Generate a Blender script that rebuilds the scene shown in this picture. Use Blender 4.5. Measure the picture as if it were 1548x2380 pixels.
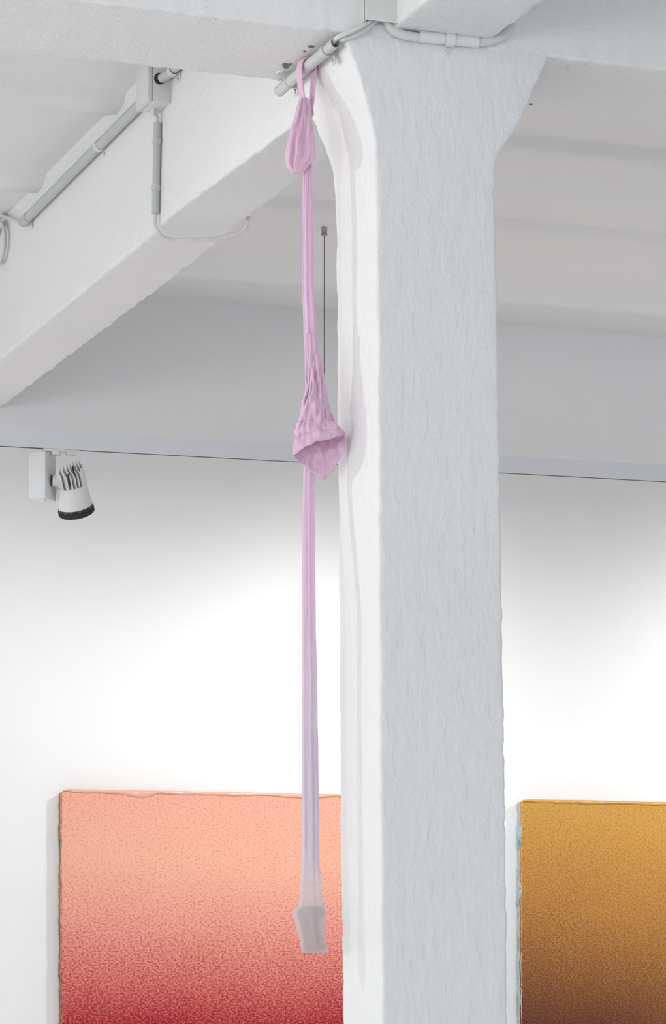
import bpy, bmesh, math, random
from mathutils import Vector, Matrix, noise

for o in list(bpy.data.objects):
    bpy.data.objects.remove(o, do_unlink=True)
scene = bpy.context.scene
COL = scene.collection

# ------------------------------------------------------------------ camera
FPX, HOR, CEN, EYE = 6600.0, 2193.0, 774.0, 1.5
TH = math.atan(2424 / 6600)
S, K = math.sin(TH), math.cos(TH)
F = Vector((S, K, 0)); R = Vector((K, -S, 0)); Zv = Vector((0, 0, 1))
cam_d = bpy.data.cameras.new('camera')
cam = bpy.data.objects.new('camera', cam_d); COL.objects.link(cam)
cam.location = (0, 0, EYE)
cam.rotation_euler = (math.pi / 2, 0, -TH)
cam_d.sensor_fit = 'VERTICAL'; cam_d.sensor_height = 36.0
cam_d.lens = FPX / 2380 * 36.0
cam_d.shift_y = (HOR - 1190) / 2380
cam_d.clip_start = 0.1; cam_d.clip_end = 100
scene.camera = cam

# ------------------------------------------------------------------ world, exposure
w = bpy.data.worlds.new('world'); scene.world = w; w.use_nodes = True
bg = w.node_tree.nodes['Background']
bg.inputs[0].default_value = (0.80, 0.88, 1.0, 1); bg.inputs[1].default_value = 1.0
vs = scene.view_settings
vs.view_transform = 'Standard'; vs.look = 'None'; vs.gamma = 1.0; vs.use_curve_mapping = False
vs.exposure = 0.60

XL, XR, YF, YB = -7.0, 13.0, -6.0, 13.85      # inside faces of the room
ZC = EYE + 3.29                                # ceiling underside

def area(name, loc, rot, sx, sy, power, color):
    d = bpy.data.lights.new(name, 'AREA'); d.shape = 'RECTANGLE'; d.size = sx; d.size_y = sy
    d.energy = power; d.color = color
    o = bpy.data.objects.new(name, d); COL.objects.link(o); o.location = loc; o.rotation_euler = rot
    return o
WIN_L = [(-3.4, 2.6), (0.6, 2.6), (4.6, 2.6), (8.6, 2.6), (12.0, 2.2)]     # windows in the left wall: centre y, width
WIN_R_ADDED = [(-3.0, 3.0), (1.2, 3.0), (5.4, 3.0)]     # added windows in the right wall, for ambient fill: centre y, width
WIN_F = [(-4.6, 3.0), (-0.6, 3.0), (3.6, 3.0), (7.6, 3.0), (11.2, 2.6)]  # windows behind the camera: centre x, width
P_L, P_F, P_R = 84.0, 9.0, 13.0
for cy, wd in WIN_L:
    area('window_area_light', (XL - 0.12, cy, 1.9), (0, -math.pi / 2, 0), 2.4, wd, P_L * (1.10 if cy < 5 else 0.40), (1.0, 0.99, 0.97))
for cx, wd in WIN_F:
    area('window_area_light', (cx, YF - 0.12, 1.9), (math.pi / 2, 0, 0), wd, 2.4, P_F, (0.95, 0.975, 1.0))
for cy, wd in WIN_R_ADDED:
    area('window_area_light', (XR + 0.12, cy, 1.9), (0, math.pi / 2, 0), 2.4, wd, P_R, (0.86, 0.93, 1.0))  # added on the right to raise ambient light and floor bounce
P_WALL, P_ART = 54.0, 82.0

# ------------------------------------------------------------------ helpers
def ray(u, v):
    o = (u - CEN) / FPX
    return F + R * o + Zv * ((HOR - v) / FPX)
EYEV = Vector((0, 0, EYE))
def PX(u, v, x): r = ray(u, v); return EYEV + r * (x / r.x)
def PY(u, v, y): r = ray(u, v); return EYEV + r * (y / r.y)
def PZ(u, v, h): r = ray(u, v); return EYEV + r * (h / r.z)
def PD(u, v, s): return EYEV + ray(u, v) * s

def lin(c):
    c = c / 255.0
    return c / 12.92 if c <= 0.04045 else ((c + 0.055) / 1.055) ** 2.4
def rgb(r, g, b, k=1.0): return (lin(r) * k, lin(g) * k, lin(b) * k, 1)

def link(name, verts, faces, mat, parent=None, smooth=True):
    me = bpy.data.meshes.new(name); me.from_pydata([tuple(v) for v in verts], [], faces); me.update()
    if smooth:
        for p in me.polygons: p.use_smooth = True
    o = bpy.data.objects.new(name, me); COL.objects.link(o)
    if mat: me.materials.append(mat)
    if parent:
        o.parent = parent
        o.matrix_parent_inverse = Matrix.Translation(parent.location).inverted()
    return o
def link_bm(name, bm, mat, parent=None, smooth=False):
    bmesh.ops.recalc_face_normals(bm, faces=bm.faces)
    me = bpy.data.meshes.new(name); bm.to_mesh(me); bm.free()
    if smooth:
        for p in me.polygons: p.use_smooth = True
        try: me.set_sharp_from_angle(angle=math.radians(35))
        except Exception: pass
    o = bpy.data.objects.new(name, me); COL.objects.link(o)
    if mat: me.materials.append(mat)
    if parent:
        o.parent = parent
        o.matrix_parent_inverse = Matrix.Translation(parent.location).inverted()
    return o
def sharp(o, deg=35):
    try: o.data.set_sharp_from_angle(angle=math.radians(deg))
    except Exception: pass
    return o
def empty(name, loc):
    o = bpy.data.objects.new(name, None); COL.objects.link(o); o.location = loc; o.empty_display_size = 0.05
    return o
def tag(o, label=None, cat=None, group=None, kind=None):
    if label: o['label'] = label
    if cat: o['category'] = cat
    if group: o['group'] = group
    if kind: o['kind'] = kind
    return o
def copy_tree(o, parent=None):
    c = o.copy(); COL.objects.link(c)
    if parent: c.parent = parent; c.matrix_parent_inverse = o.matrix_parent_inverse.copy()
    for ch in list(o.children): copy_tree(ch, c)
    return c

def bm_box(bm, lo, hi, bev=0.0, seg=2):
    r = bmesh.ops.create_cube(bm, size=1.0)
    lo = Vector(lo); hi = Vector(hi); c = (lo + hi) / 2; d = hi - lo
    for v in r['verts']: v.co = Vector((v.co.x * d.x, v.co.y * d.y, v.co.z * d.z)) + c
    if bev > 0:
        es = set(e for v in r['verts'] for e in v.link_edges)
        bmesh.ops.bevel(bm, geom=list(es), offset=bev, segments=seg, profile=0.5, affect='EDGES')
def box(name, lo, hi, mat, parent=None, bev=0.0, seg=2):
    bm = bmesh.new(); bm_box(bm, lo, hi, bev, seg)
    return link_bm(name, bm, mat, parent, smooth=bev > 0)
def obox(name, c, ax, half, mat, parent=None, bev=0.0):
    bm = bmesh.new(); bm_box(bm, [-h for h in half], half, bev)
    ax = [a.normalized() for a in ax]
    for v in bm.verts: v.co = Vector(c) + ax[0] * v.co.x + ax[1] * v.co.y + ax[2] * v.co.z
    return link_bm(name, bm, mat, parent, smooth=bev > 0)

def catmull(pts, n=8):
    pts = [Vector(p) for p in pts]
    if len(pts) < 3: return pts
    P = [pts[0] * 2 - pts[1]] + pts + [pts[-1] * 2 - pts[-2]]
    out = []
    for i in range(1, len(P) - 2):
        a, b, c, d = P[i - 1:i + 3]
        for k in range(n):
            t = k / n
            out.append(0.5 * ((2 * b) + (c - a) * t + (2 * a - 5 * b + 4 * c - d) * t * t + (3 * b - a - 3 * c + d) * t ** 3))
    out.append(pts[-1]); return out
def tube_geo(path, rad, n=16, cap=True):
    path = [Vector(p) for p in path]; m = len(path)
    if not callable(rad): r0 = rad; rad = lambda t: r0
    vs_, fs = [], []
    tan = [(path[min(i + 1, m - 1)] - path[max(i - 1, 0)]).normalized() for i in range(m)]
    up = Vector((0, 0, 1)) if abs(tan[0].z) < 0.9 else Vector((1, 0, 0))
    nrm = (up - tan[0] * up.dot(tan[0])).normalized()
    for i in range(m):
        nrm = (nrm - tan[i] * nrm.dot(tan[i])).normalized(); bn = tan[i].cross(nrm)
        r = rad(i / max(1, m - 1))
        for k in range(n):
            a = 2 * math.pi * k / n
            vs_.append(path[i] + (nrm * math.cos(a) + bn * math.sin(a)) * r)
    for i in range(m - 1):
        for k in range(n):
            a, b = i * n + k, i * n + (k + 1) % n
            fs.append((a, b, b + n, a + n))
    if cap:
        fs.append(tuple(range(n))[::-1]); fs.append(tuple((m - 1) * n + k for k in range(n)))
    return vs_, fs
def tube(name, path, rad, mat, parent=None, n=16, cap=True, smooth_path=0):
    if smooth_path: path = catmull(path, smooth_path)
    v, f = tube_geo(path, rad, n, cap)
    return sharp(link(name, v, f, mat, parent), 50)
def hollow(name, a, b, r, t, mat, parent=None, n=28):
    """open pipe with wall thickness"""
    a = Vector(a); b = Vector(b)
    path = [a, b]
    vo, fo = tube_geo(path, r, n, False); vi, fi = tube_geo(path, r - t, n, False)
    off = len(vo); fs = fo + [tuple(reversed([i + off for i in q])) for q in fi]
    for e in (0, n):
        for k in range(n):
            q = (e + k, e + (k + 1) % n, e + (k + 1) % n + off, e + k + off)
            fs.append(q if e else q[::-1])
    return sharp(link(name, vo + vi, fs, mat, parent), 40)
def loft(name, rings, mat, parent=None, caps=(False, False), closed=True, smooth=True):
    n = len(rings[0]); vs_ = [p for r in rings for p in r]; fs = []
    for i in range(len(rings) - 1):
        for k in range(n if closed else n - 1):
            a, b = i * n + k, i * n + (k + 1) % n
            fs.append((a, b, b + n, a + n))
    if caps[0]: fs.append(tuple(range(n))[::-1])
    if caps[1]: fs.append(tuple((len(rings) - 1) * n + k for k in range(n)))
    return link(name, vs_, fs, mat, parent, smooth)
def interp(tab, x):
    if x <= tab[0][0]: return tab[0][1:]
    for a, b in zip(tab, tab[1:]):
        if x <= b[0]:
            t = (x - a[0]) / (b[0] - a[0])
            return tuple(p + (q - p) * t for p, q in zip(a[1:], b[1:]))
    return tab[-1][1:]
def sm(t): t = max(0, min(1, t)); return t * t * (3 - 2 * t)
def nz(p, s): return noise.noise(Vector(p) * s)

# ------------------------------------------------------------------ materials
def mat_base(name):
    m = bpy.data.materials.new(name); m.use_nodes = True
    nt = m.node_tree; b = nt.nodes['Principled BSDF']
    return m, nt, b
def nd(nt, t, **kw):
    n = nt.nodes.new(t)
    for k, v in kw.items(): setattr(n, k, v)
    return n
def simple(name, col, rough=0.5, metal=0.0, bump=0.0, bscale=200):
    m, nt, b = mat_base(name)
    b.inputs['Roughness'].default_value = rough; b.inputs['Metallic'].default_value = metal
    tc = nd(nt, 'ShaderNodeTexCoord'); ns = nd(nt, 'ShaderNodeTexNoise')
    ns.inputs['Scale'].default_value = 9; ns.inputs['Detail'].default_value = 4
    nt.links.new(tc.outputs['Object'], ns.inputs['Vector'])
    mx = nd(nt, 'ShaderNodeMix', data_type='RGBA')
    mx.inputs['A'].default_value = tuple(c * 0.95 for c in col[:3]) + (1,)
    mx.inputs['B'].default_value = tuple(min(1, c * 1.04) for c in col[:3]) + (1,)
    nt.links.new(ns.outputs['Fac'], mx.inputs['Factor']); nt.links.new(mx.outputs['Result'], b.inputs['Base Color'])
    if bump:
        n2 = nd(nt, 'ShaderNodeTexNoise'); n2.inputs['Scale'].default_value = bscale
        bp = nd(nt, 'ShaderNodeBump'); bp.inputs['Strength'].default_value = bump; bp.inputs['Distance'].default_value = 0.002
        nt.links.new(tc.outputs['Object'], n2.inputs['Vector']); nt.links.new(n2.outputs['Fac'], bp.inputs['Height'])
        nt.links.new(bp.outputs['Normal'], b.inputs['Normal'])
    return m
def plaster(name, col, stretch=(1, 1, 1), fine=0.5, coarse=0.4, fs=90, cs=28, dirt=0.0):
    m, nt, b = mat_base(name)
    b.inputs['Roughness'].default_value = 0.62; b.inputs['Specular IOR Level'].default_value = 0.3
    tc = nd(nt, 'ShaderNodeTexCoord'); mp = nd(nt, 'ShaderNodeMapping'); mp.inputs['Scale'].default_value = stretch
    nt.links.new(tc.outputs['Object'], mp.inputs['Vector'])
    n1 = nd(nt, 'ShaderNodeTexNoise'); n1.inputs['Scale'].default_value = fs; n1.inputs['Detail'].default_value = 3; n1.inputs['Roughness'].default_value = 0.55
    n2 = nd(nt, 'ShaderNodeTexNoise'); n2.inputs['Scale'].default_value = cs; n2.inputs['Detail'].default_value = 4; n2.inputs['Distortion'].default_value = 0.6
    nt.links.new(tc.outputs['Object'], n1.inputs['Vector']); nt.links.new(mp.outputs['Vector'], n2.inputs['Vector'])
    b1 = nd(nt, 'ShaderNodeBump'); b1.inputs['Strength'].default_value = coarse; b1.inputs['Distance'].default_value = 0.006
    b2 = nd(nt, 'ShaderNodeBump'); b2.inputs['Strength'].default_value = fine; b2.inputs['Distance'].default_value = 0.003
    nt.links.new(n2.outputs['Fac'], b1.inputs['Height']); nt.links.new(n1.outputs['Fac'], b2.inputs['Height'])
    nt.links.new(b1.outputs['Normal'], b2.inputs['Normal']); nt.links.new(b2.outputs['Normal'], b.inputs['Normal'])
    n3 = nd(nt, 'ShaderNodeTexNoise'); n3.inputs['Scale'].default_value = 2.2; n3.inputs['Detail'].default_value = 5
    nt.links.new(tc.outputs['Object'], n3.inputs['Vector'])
    mx = nd(nt, 'ShaderNodeMix', data_type='RGBA')
    mx.inputs['A'].default_value = tuple(c * 0.965 for c in col[:3]) + (1,); mx.inputs['B'].default_value = col
    nt.links.new(n3.outputs['Fac'], mx.inputs['Factor'])
    out = mx.outputs['Result']
    if dirt:
        n4 = nd(nt, 'ShaderNodeTexNoise'); n4.inputs['Scale'].default_value = 55; n4.inputs['Detail'].default_value = 2
        n5 = nd(nt, 'ShaderNodeTexNoise'); n5.inputs['Scale'].default_value = 3.0
        nt.links.new(tc.outputs['Object'], n4.inputs['Vector']); nt.links.new(tc.outputs['Object'], n5.inputs['Vector'])
        mu = nd(nt, 'ShaderNodeMath', operation='MULTIPLY'); nt.links.new(n4.outputs['Fac'], mu.inputs[0]); nt.links.new(n5.outputs['Fac'], mu.inputs[1])
        cr = nd(nt, 'ShaderNodeValToRGB'); cr.color_ramp.elements[0].position = 0.44; cr.color_ramp.elements[1].position = 0.50
        nt.links.new(mu.outputs[0], cr.inputs['Fac'])
        m2 = nd(nt, 'ShaderNodeMix', data_type='RGBA'); m2.inputs['B'].default_value = (0.30, 0.31, 0.31, 1)
        sc = nd(nt, 'ShaderNodeMath', operation='MULTIPLY'); sc.inputs[1].default_value = dirt
        nt.links.new(cr.outputs['Color'], sc.inputs[0]); nt.links.new(sc.outputs[0], m2.inputs['Factor'])
        nt.links.new(out, m2.inputs['A']); out = m2.outputs['Result']
    nt.links.new(out, b.inputs['Base Color'])
    return m

WHITE = (0.86, 0.86, 0.855, 1)
M = {}
M['column'] = plaster('column_plaster', WHITE, (1, 1, 0.32), 0.75, 0.85, 80, 34)
M['beam'] = plaster('beam_plaster', WHITE, (1, 1, 1), 0.65, 0.5, 100, 30, dirt=0.35)
M['ceiling'] = plaster('ceiling_paint', (0.85, 0.85, 0.85, 1), (0.25, 1, 1), 0.22, 0.25, 110, 16)
M['wall'] = plaster('wall_paint', (0.87, 0.87, 0.87, 1), (1, 1, 1), 0.10, 0.05, 160, 40)
M['floor'] = simple('floor_screed', (0.86, 0.855, 0.85, 1), 0.4)
M['pvc'] = simple('grey_pvc', (0.56, 0.57, 0.57, 1), 0.28)
M['pvc_dull'] = simple('dull_grey_pvc', (0.52, 0.53, 0.53, 1), 0.45)
M['white_pvc'] = simple('white_pvc', (0.72, 0.72, 0.71, 1), 0.4)
M['cable'] = simple('white_cable_sheath', (0.70, 0.70, 0.69, 1), 0.45)
M['cable_warm'] = simple('cream_cable_sheath', (0.72, 0.69, 0.67, 1), 0.45)
M['painted'] = simple('white_painted_plastic', (0.80, 0.80, 0.80, 1), 0.5, bump=0.25, bscale=160)
M['screw'] = simple('zinc_screw', (0.45, 0.45, 0.45, 1), 0.35, 1.0)
M['dark'] = simple('dark_gap', (0.03, 0.03, 0.03, 1), 0.6)
M['black'] = simple('black_rubber', (0.018, 0.018, 0.02, 1), 0.45)
M['lamp_white'] = simple('white_powder_coat', (0.78, 0.78, 0.78, 1), 0.35)
M['lamp_adaptor'] = simple('off_white_plastic', (0.74, 0.74, 0.73, 1), 0.4)
M['steel'] = simple('brushed_steel', (0.42, 0.41, 0.40, 1), 0.45, 0.2)
M['wire'] = simple('steel_wire', (0.16, 0.16, 0.16, 1), 0.45, 0.5)
M['track'] = simple('track_aluminium_white', (0.74, 0.75, 0.78, 1), 0.4)
M['chip'] = simple('bare_concrete', (0.20, 0.19, 0.17, 1), 0.9, bump=0.6, bscale=120)
M['flake'] = simple('lifted_paint', (0.72, 0.72, 0.70, 1), 0.6, bump=0.6, bscale=150)
M['ring_print'] = simple('grey_print', (0.35, 0.35, 0.35, 1), 0.5)
M['glass'] = simple('lens_glass', (0.6, 0.6, 0.58, 1), 0.1)

# ------------------------------------------------------------------ room shell
def struct(o, label=None, cat=None):
    return tag(o, label, cat, kind='structure')
struct(box('floor', (XL - 0.3, YF - 0.3, -0.2), (XR + 0.3, YB + 0.3, 0.0), M['floor']), 'grey screed gallery floor', 'floor')
struct(box('wall_back', (XL - 0.3, YB, 0), (XR + 0.3, YB + 0.3, ZC + 0.5), M['wall']), 'smooth white gallery wall behind the paintings', 'wall')
def wall_with_windows(name, wins, horizontal, X0=None):
    X0 = XL - 0.3 if X0 is None else X0
    bm = bmesh.new(); z0, z1 = 0.7, 3.1
    lo, hi = (XL, XR) if horizontal else (YF, YB)
    def put(a, b, za, zb):
        if horizontal: bm_box(bm, (a, YF - 0.3, za), (b, YF, zb))
        else: bm_box(bm, (X0, a, za), (X0 + 0.3, b, zb))
    put(lo - 0.3, hi, 0, z0); put(lo - 0.3, hi, z1, ZC + 0.5)
    e = lo - 0.3
    for c, wd in wins:
        put(e, c - wd / 2, z0, z1); e = c + wd / 2
    put(e, hi, z0, z1)
    return struct(link_bm(name, bm, M['wall']), 'white gallery wall with window openings', 'wall')
wall_with_windows('wall_left', WIN_L, False)
wall_with_windows('wall_front', WIN_F, True)
wall_with_windows('wall_right', WIN_R_ADDED, False, XR)
wi = 0
for horizontal, wins, X0 in ((False, WIN_L, XL - 0.10), (True, WIN_F, 0), (False, WIN_R_ADDED, XR + 0.04)):  # the right-hand set is added for ambient light
    for c, wd in wins:
        wi += 1
        bm = bmesh.new()
        def bar(a0, a1, za, zb):
            if horizontal: bm_box(bm, (a0, YF - 0.10, za), (a1, YF - 0.04, zb))
            else: bm_box(bm, (X0, a0, za), (X0 + 0.06, a1, zb))
        bar(c - wd / 2, c + wd / 2, 0.7, 0.76); bar(c - wd / 2, c + wd / 2, 3.04, 3.1)
        for q in (c - wd / 2, c - 0.03, c + wd / 2 - 0.06): bar(q, q + 0.06, 0.76, 3.04)
        struct(link_bm('window_%d' % wi, bm, M['lamp_white']), 'unseen white metal window frame', 'window')

# ceiling with shallow cross ribs, one profile pushed along x
prof = [(YF - 0.3, 3.29)]
for y0 in (-5.45, -4.2, -2.95, -1.7, -0.45, 0.8, 2.05, 3.3, 4.55, 5.8, 9.32, 10.56, 11.80, 13.05):
    prof += [(y0 - 0.12, 3.293), (y0 + 0.02, 3.290), (y0 + 0.06, 3.256), (y0 + 0.10, 3.246), (y0 + 0.17, 3.243), (y0 + 0.24, 3.262), (y0 + 0.33, 3.284), (y0 + 0.46, 3.288)]
prof.append((YB + 0.3, 3.295))
xs = [XL - 0.3 + i * 0.25 for i in range(int((XR - XL + 0.6) / 0.25) + 1)]
pp = []
for a, b in zip(prof, prof[1:]):
    n = max(1, int((b[0] - a[0]) / 0.06))
    for k in range(n): pp.append((a[0] + (b[0] - a[0]) * k / n, a[1] + (b[1] - a[1]) * k / n))
pp.append(prof[-1])
rings = []
for x in xs:
    ring = [Vector((x, y + 0.012 * nz((x, y, 3), 0.9), EYE + h + 0.006 * nz((x, y, 0), 1.7))) for y, h in pp]
    rings.append(ring)
lower = loft('ceiling', rings, M['ceiling'], closed=False)
bm = bmesh.new(); bm.from_mesh(lower.data)
bm_box(bm, (XL - 0.3, YF - 0.3, ZC + 0.06), (XR + 0.3, YB + 0.3, ZC + 0.3)); bm.to_mesh(lower.data); bm.free()
struct(lower, 'white concrete ceiling slab with shallow ribs', 'ceiling')

# rounded section helper: rectangle in (a,b) with rounded corners and rough edges
def rect_ring(a0, a1, b0, b1, r, nd_=10, na=14, nb=14):
    pts = []
    cs = [(a1 - r, b0 + r, -90), (a1 - r, b1 - r, 0), (a0 + r, b1 - r, 90), (a0 + r, b0 + r, 180)]
    side = [nb, na, nb, na]
    for i, (ca, cb, st) in enumerate(cs):
        arc = []
        for k in range(6):
            t = math.radians(st + 90 * k / 5); arc.append((ca + r * math.cos(t), cb + r * math.sin(t), 1.0))
        pts += arc
        nx = cs[(i + 1) % 4]; t = math.radians(nx[2]); q = (nx[0] + r * math.cos(t), nx[1] + r * math.sin(t))
        p = arc[-1]
        for k in range(1, side[i]):
            f = k / side[i]; pts.append((p[0] + (q[0] - p[0]) * f, p[1] + (q[1] - p[1]) * f, 0.0))
    return pts
def rough(p, edge, seed=0.0, amp=0.0016, eamp=0.0035):
    n = nz((p[0] + seed, p[1], p[2]), 3.0) * amp + nz((p[0], p[1] + seed, p[2]), 14.0) * amp * 0.6
    if edge: n += (nz(p, 22.0) + 0.6 * nz(p, 60.0)) * eamp * edge
    return n

# column with flared head: front and back outlines traced from the photograph (height above eye, x left, x right, y back)
YC = 7.72
ctab = [(-1.5, 3.000, 3.402, 8.050), (-0.234, 2.987, 3.388, 8.052), (0.367, 2.981, 3.380, 8.055), (0.62, 2.979, 3.377, 8.056),
        (1.119, 2.977, 3.368, 8.058), (1.62, 2.973, 3.359, 8.06), (2.122, 2.970, 3.351, 8.062), (2.21, 2.967, 3.348, 8.065),
        (2.288, 2.965, 3.347, 8.072), (2.334, 2.963, 3.353, 8.08), (2.368, 2.957, 3.380, 8.09), (2.416, 2.946, 3.415, 8.10), (2.454, 2.935, 3.436, 8.115),
        (2.53, 2.911, 3.470, 8.14), (2.574, 2.891, 3.490, 8.16), (2.622, 2.874, 3.510, 8.19), (2.65, 2.868, 3.522, 8.20), (2.74, 2.862, 3.530, 8.20)]
rings = []; h = -1.5
while h < 2.741:
    xl, xr, yb = interp(ctab, h)
    yf = YC - 0.002 + (0.006 * sm((h - 2.60) / 0.12))
    ring = []
    for a, b, e in rect_ring(xl, xr, yf, yb, 0.011, na=26, nb=20):
        p = Vector((a, b, EYE + h)); d = rough(p, e)
        c = Vector(((xl + xr) / 2, (yf + yb) / 2, EYE + h)); n = Vector(((a - c.x) / (xr - xl), (b - c.y) / (yb - yf), 0)).normalized()
        if h > 2.58: d = d * max(0, (2.64 - h) / 0.06)
        ring.append(p + n * d)
    rings.append(ring)
    h += 0.10 if h < -0.4 else 0.0125
column = loft('column', rings, M['column'], caps=(True, True))
struct(column, 'white rough-plastered concrete column with flared head', 'column')

# cross beam over the column
rings = []; x = XL
while x <= XR + 1e-6:
    ring = []
    for a, b, e in rect_ring(YC, 8.226, EYE + 2.642, ZC + 0.05, 0.012, na=18, nb=8):
        p = Vector((x, a, b)); d = rough(p, e, 5.0)
        ring.append(p + Vector((0, -d if a < 7.96 else d, -d if b < EYE + 2.7 else 0)))
    rings.append(ring)
    x += 0.0125 if 1.3 < x < 5.2 else 0.15
beam_x = loft('ceiling_beam', rings, M['beam'], caps=(True, True))
struct(beam_x, 'white concrete beam crossing over the column, running parallel to the painting wall', 'beam')

# lengthwise beam through the column, towards the painting wall
rings = []; y = YF
while y <= YB + 1e-6:
    ring = []
    if y > 8.0:
        t = sm((10.16 - y) / 0.10)                 # step up towards the column, then a slight fall
        g = max(0.0, min(1.0, (10.1 - y) / 1.5))
        hl = 2.660 + t * 0.018 - g * 0.040 * t
        hr = 2.660 + t * 0.014
        xr = 3.3165
    else: hl = hr = 2.665; xr = 3.33
    xl = 3.035 if y > 8 else 3.012
    for a, b, e in rect_ring(xl, xr, EYE + 2.66, ZC + 0.05, 0.014, na=16, nb=12):
        q = (a - xl) / (xr - xl); hh = (hl + (hr - hl) * q) - 2.66
        bb = b + hh * max(0, 1 - (b - EYE - 2.66) / 0.3)
        p = Vector((a, y, bb)); d = rough(p, e, 9.0, eamp=0.0045)
        ring.append(p + Vector((-d if q < 0.5 else d, 0, -d if b < EYE + 2.7 else 0)))
    rings.append(ring)
    y += 0.02 if 5.5 < y else 0.15
rings.append([Vector((p.x, YB, p.z)) for p in rings[-1]])
beam_y = loft('ceiling_beam', rings, M['beam'], caps=(True, True))
struct(beam_y, 'white concrete beam running from the column to the painting wall', 'beam')

# chipped plaster under the cross beam beside the conduit pipe
def chip(name, pts, mat, h0, parent, thick=0.002, seed=0):
    random.seed(seed)
    top = []
    for (u, v) in pts: top.append(PZ(u, v, h0))
    c = sum(top, Vector()) / len(top)
    vs_ = [p + Vector((0, 0, 0.004)) for p in top] + [c + (p - c) * 0.8 - Vector((0, 0, thick)) for p in top] + [c - Vector((0, 0, thick * 1.2))]
    n = len(top); fs = []
    for k in range(n):
        fs.append((k, (k + 1) % n, n + (k + 1) % n, n + k)); fs.append((n + k, n + (k + 1) % n, 2 * n))
    return link(name, vs_, fs, mat, parent, smooth=False)
chip('plaster_chip', [(653, 150), (660, 146), (668, 148), (681, 147), (677, 151), (669, 153), (671, 158), (663, 160), (657, 157)], M['chip'], 2.641, beam_x)
chip('plaster_chip', [(713, 107), (721, 105), (733, 107), (728, 111), (719, 110)], M['chip'], 2.641, beam_x)
chip('plaster_chip', [(704, 119), (708, 118), (711, 120), (706, 121)], M['chip'], 2.641, beam_x)
chip('plaster_chip', [(1228, 243), (1233, 240), (1240, 242), (1234, 244)], M['chip'], 2.641, beam_x)
chip('lifted_flake', [(640, 170), (650, 165), (661, 164), (663, 169), (657, 174), (646, 176)], M['flake'], 2.6405, beam_x, 0.001)

# ------------------------------------------------------------------ conduit pipe under the beam
PXX, PH = 2.845, 2.612
pz = EYE + PH
cp = empty('conduit_pipe', (PXX, 7.73, pz))
tag(cp, 'short light grey conduit pipe clamped under the beam, with the tights looped over it', 'pipe')
ya, yb_ = 7.725, 8.225
hollow('pipe', (PXX, ya, pz), (PXX, yb_ - 0.05, pz), 0.0155, 0.002, M['pvc'], cp)
hollow('sleeve', (PXX, 7.800, pz), (PXX, 8.130, pz), 0.0168, 0.0012, M['pvc'], cp)
tube('end_cap', [(PXX, 8.13, pz), (PXX, 8.222, pz), (PXX, 8.226, pz)], lambda t: 0.0175 if t < 0.9 else 0.0165, M['pvc'], cp, 28)
def clamp(parent, c, r, wid, mat, tabdir, side, name='clamp', screw_mat='screw', axis=Vector((0, 1, 0)), tab=0.026):
    """ring clamp round a pipe along axis, with a screwed tab lying against a surface"""
    c = Vector(c); axis = axis.normalized()
    o = hollow(name, c - axis * wid / 2, c + axis * wid / 2, r, 0.0022, mat, parent)
    tabdir = Vector(tabdir).normalized(); side = Vector(side).normalized()
    tc = c + side * (r - 0.003) + tabdir * (r + tab / 2 - 0.006)
    t = obox('tab', tc, (axis, tabdir, side), (wid / 2, tab / 2 + 0.004, 0.002), mat, None, 0.0015)
    t.parent = o
    s0 = tc + tabdir * 0.003 - side * 0.002
    s = tube('screw', [s0, s0 - side * 0.002, s0 - side * 0.004], lambda q: 0.0055 if q < 0.6 else 0.0035, M[screw_mat], None, 14)
    s.parent = o
    return o
clamp(cp, (PXX, 7.805, pz), 0.0187, 0.026, M['pvc'], (0.25, 0, -1), (1, 0, 0.25))
clamp(cp, (PXX, 8.132, pz), 0.0187, 0.026, M['pvc'], (0.25, 0, -1), (1, 0, 0.25))

# ------------------------------------------------------------------ trunking on the beam front, cables
tk = empty('cable_trunking', (2.96, YC - 0.03, EYE + 2.69))
tag(tk, 'square white cable trunking fixed to the beam above the column', 'cable trunking')
q0 = PY(851, 40, YC - 0.058); q1 = PY(925, 48, YC - 0.058)
tz = EYE + 2.668
def trunk_u(z0, z1):
    bm = bmesh.new()
    bm_box(bm, (q0.x, YC - 0.058, z0), (q1.x, YC - 0.055, z1), 0.0008)
    bm_box(bm, (q0.x, YC - 0.055, z0), (q0.x + 0.003, YC - 0.001, z1))
    bm_box(bm, (q1.x - 0.003, YC - 0.055, z0), (q1.x, YC - 0.001, z1))
    return bm
link_bm('trunking_body', trunk_u(tz, ZC - 0.1), M['white_pvc'], tk)
box('trunking_back', (q0.x + 0.003, YC - 0.004, tz + 0.004), (q1.x - 0.003, YC - 0.001, ZC - 0.1), M['white_pvc'], tk)
box('lid_seam', (q0.x - 0.0006, YC - 0.047, tz), (q0.x, YC - 0.0455, ZC - 0.1), M['dark'], tk)

def yarc(pts, ys): return [PY(u, v, y) for (u, v), y in zip(pts, ys)]
c1 = yarc([(868, 25), (866, 42), (850, 55), (826, 68), (803, 78), (787, 86), (776, 96)], [7.69, 7.69, 7.685, 7.685, 7.695, 7.71, 7.735]) + [Vector((PXX + 0.001, 7.80, pz - 0.0066))]
tag(tube('cable', c1, 0.0068, M['cable'], smooth_path=8), 'upper white cable looping from the trunking into the grey pipe', 'cable', 'cables entering the grey pipe')
c2 = yarc([(880, 25), (876, 44), (858, 60), (838, 76), (815, 87), (798, 91), (786, 95)], [7.70, 7.70, 7.702, 7.704, 7.71, 7.712, 7.74]) + [Vector((PXX - 0.001, 7.80, pz + 0.0066))]
tag(tube('cable', c2, 0.0068, M['cable'], smooth_path=8), 'lower white cable sagging from the trunking into the grey pipe', 'cable', 'cables entering the grey pipe')
yc = YC - 0.018
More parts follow.
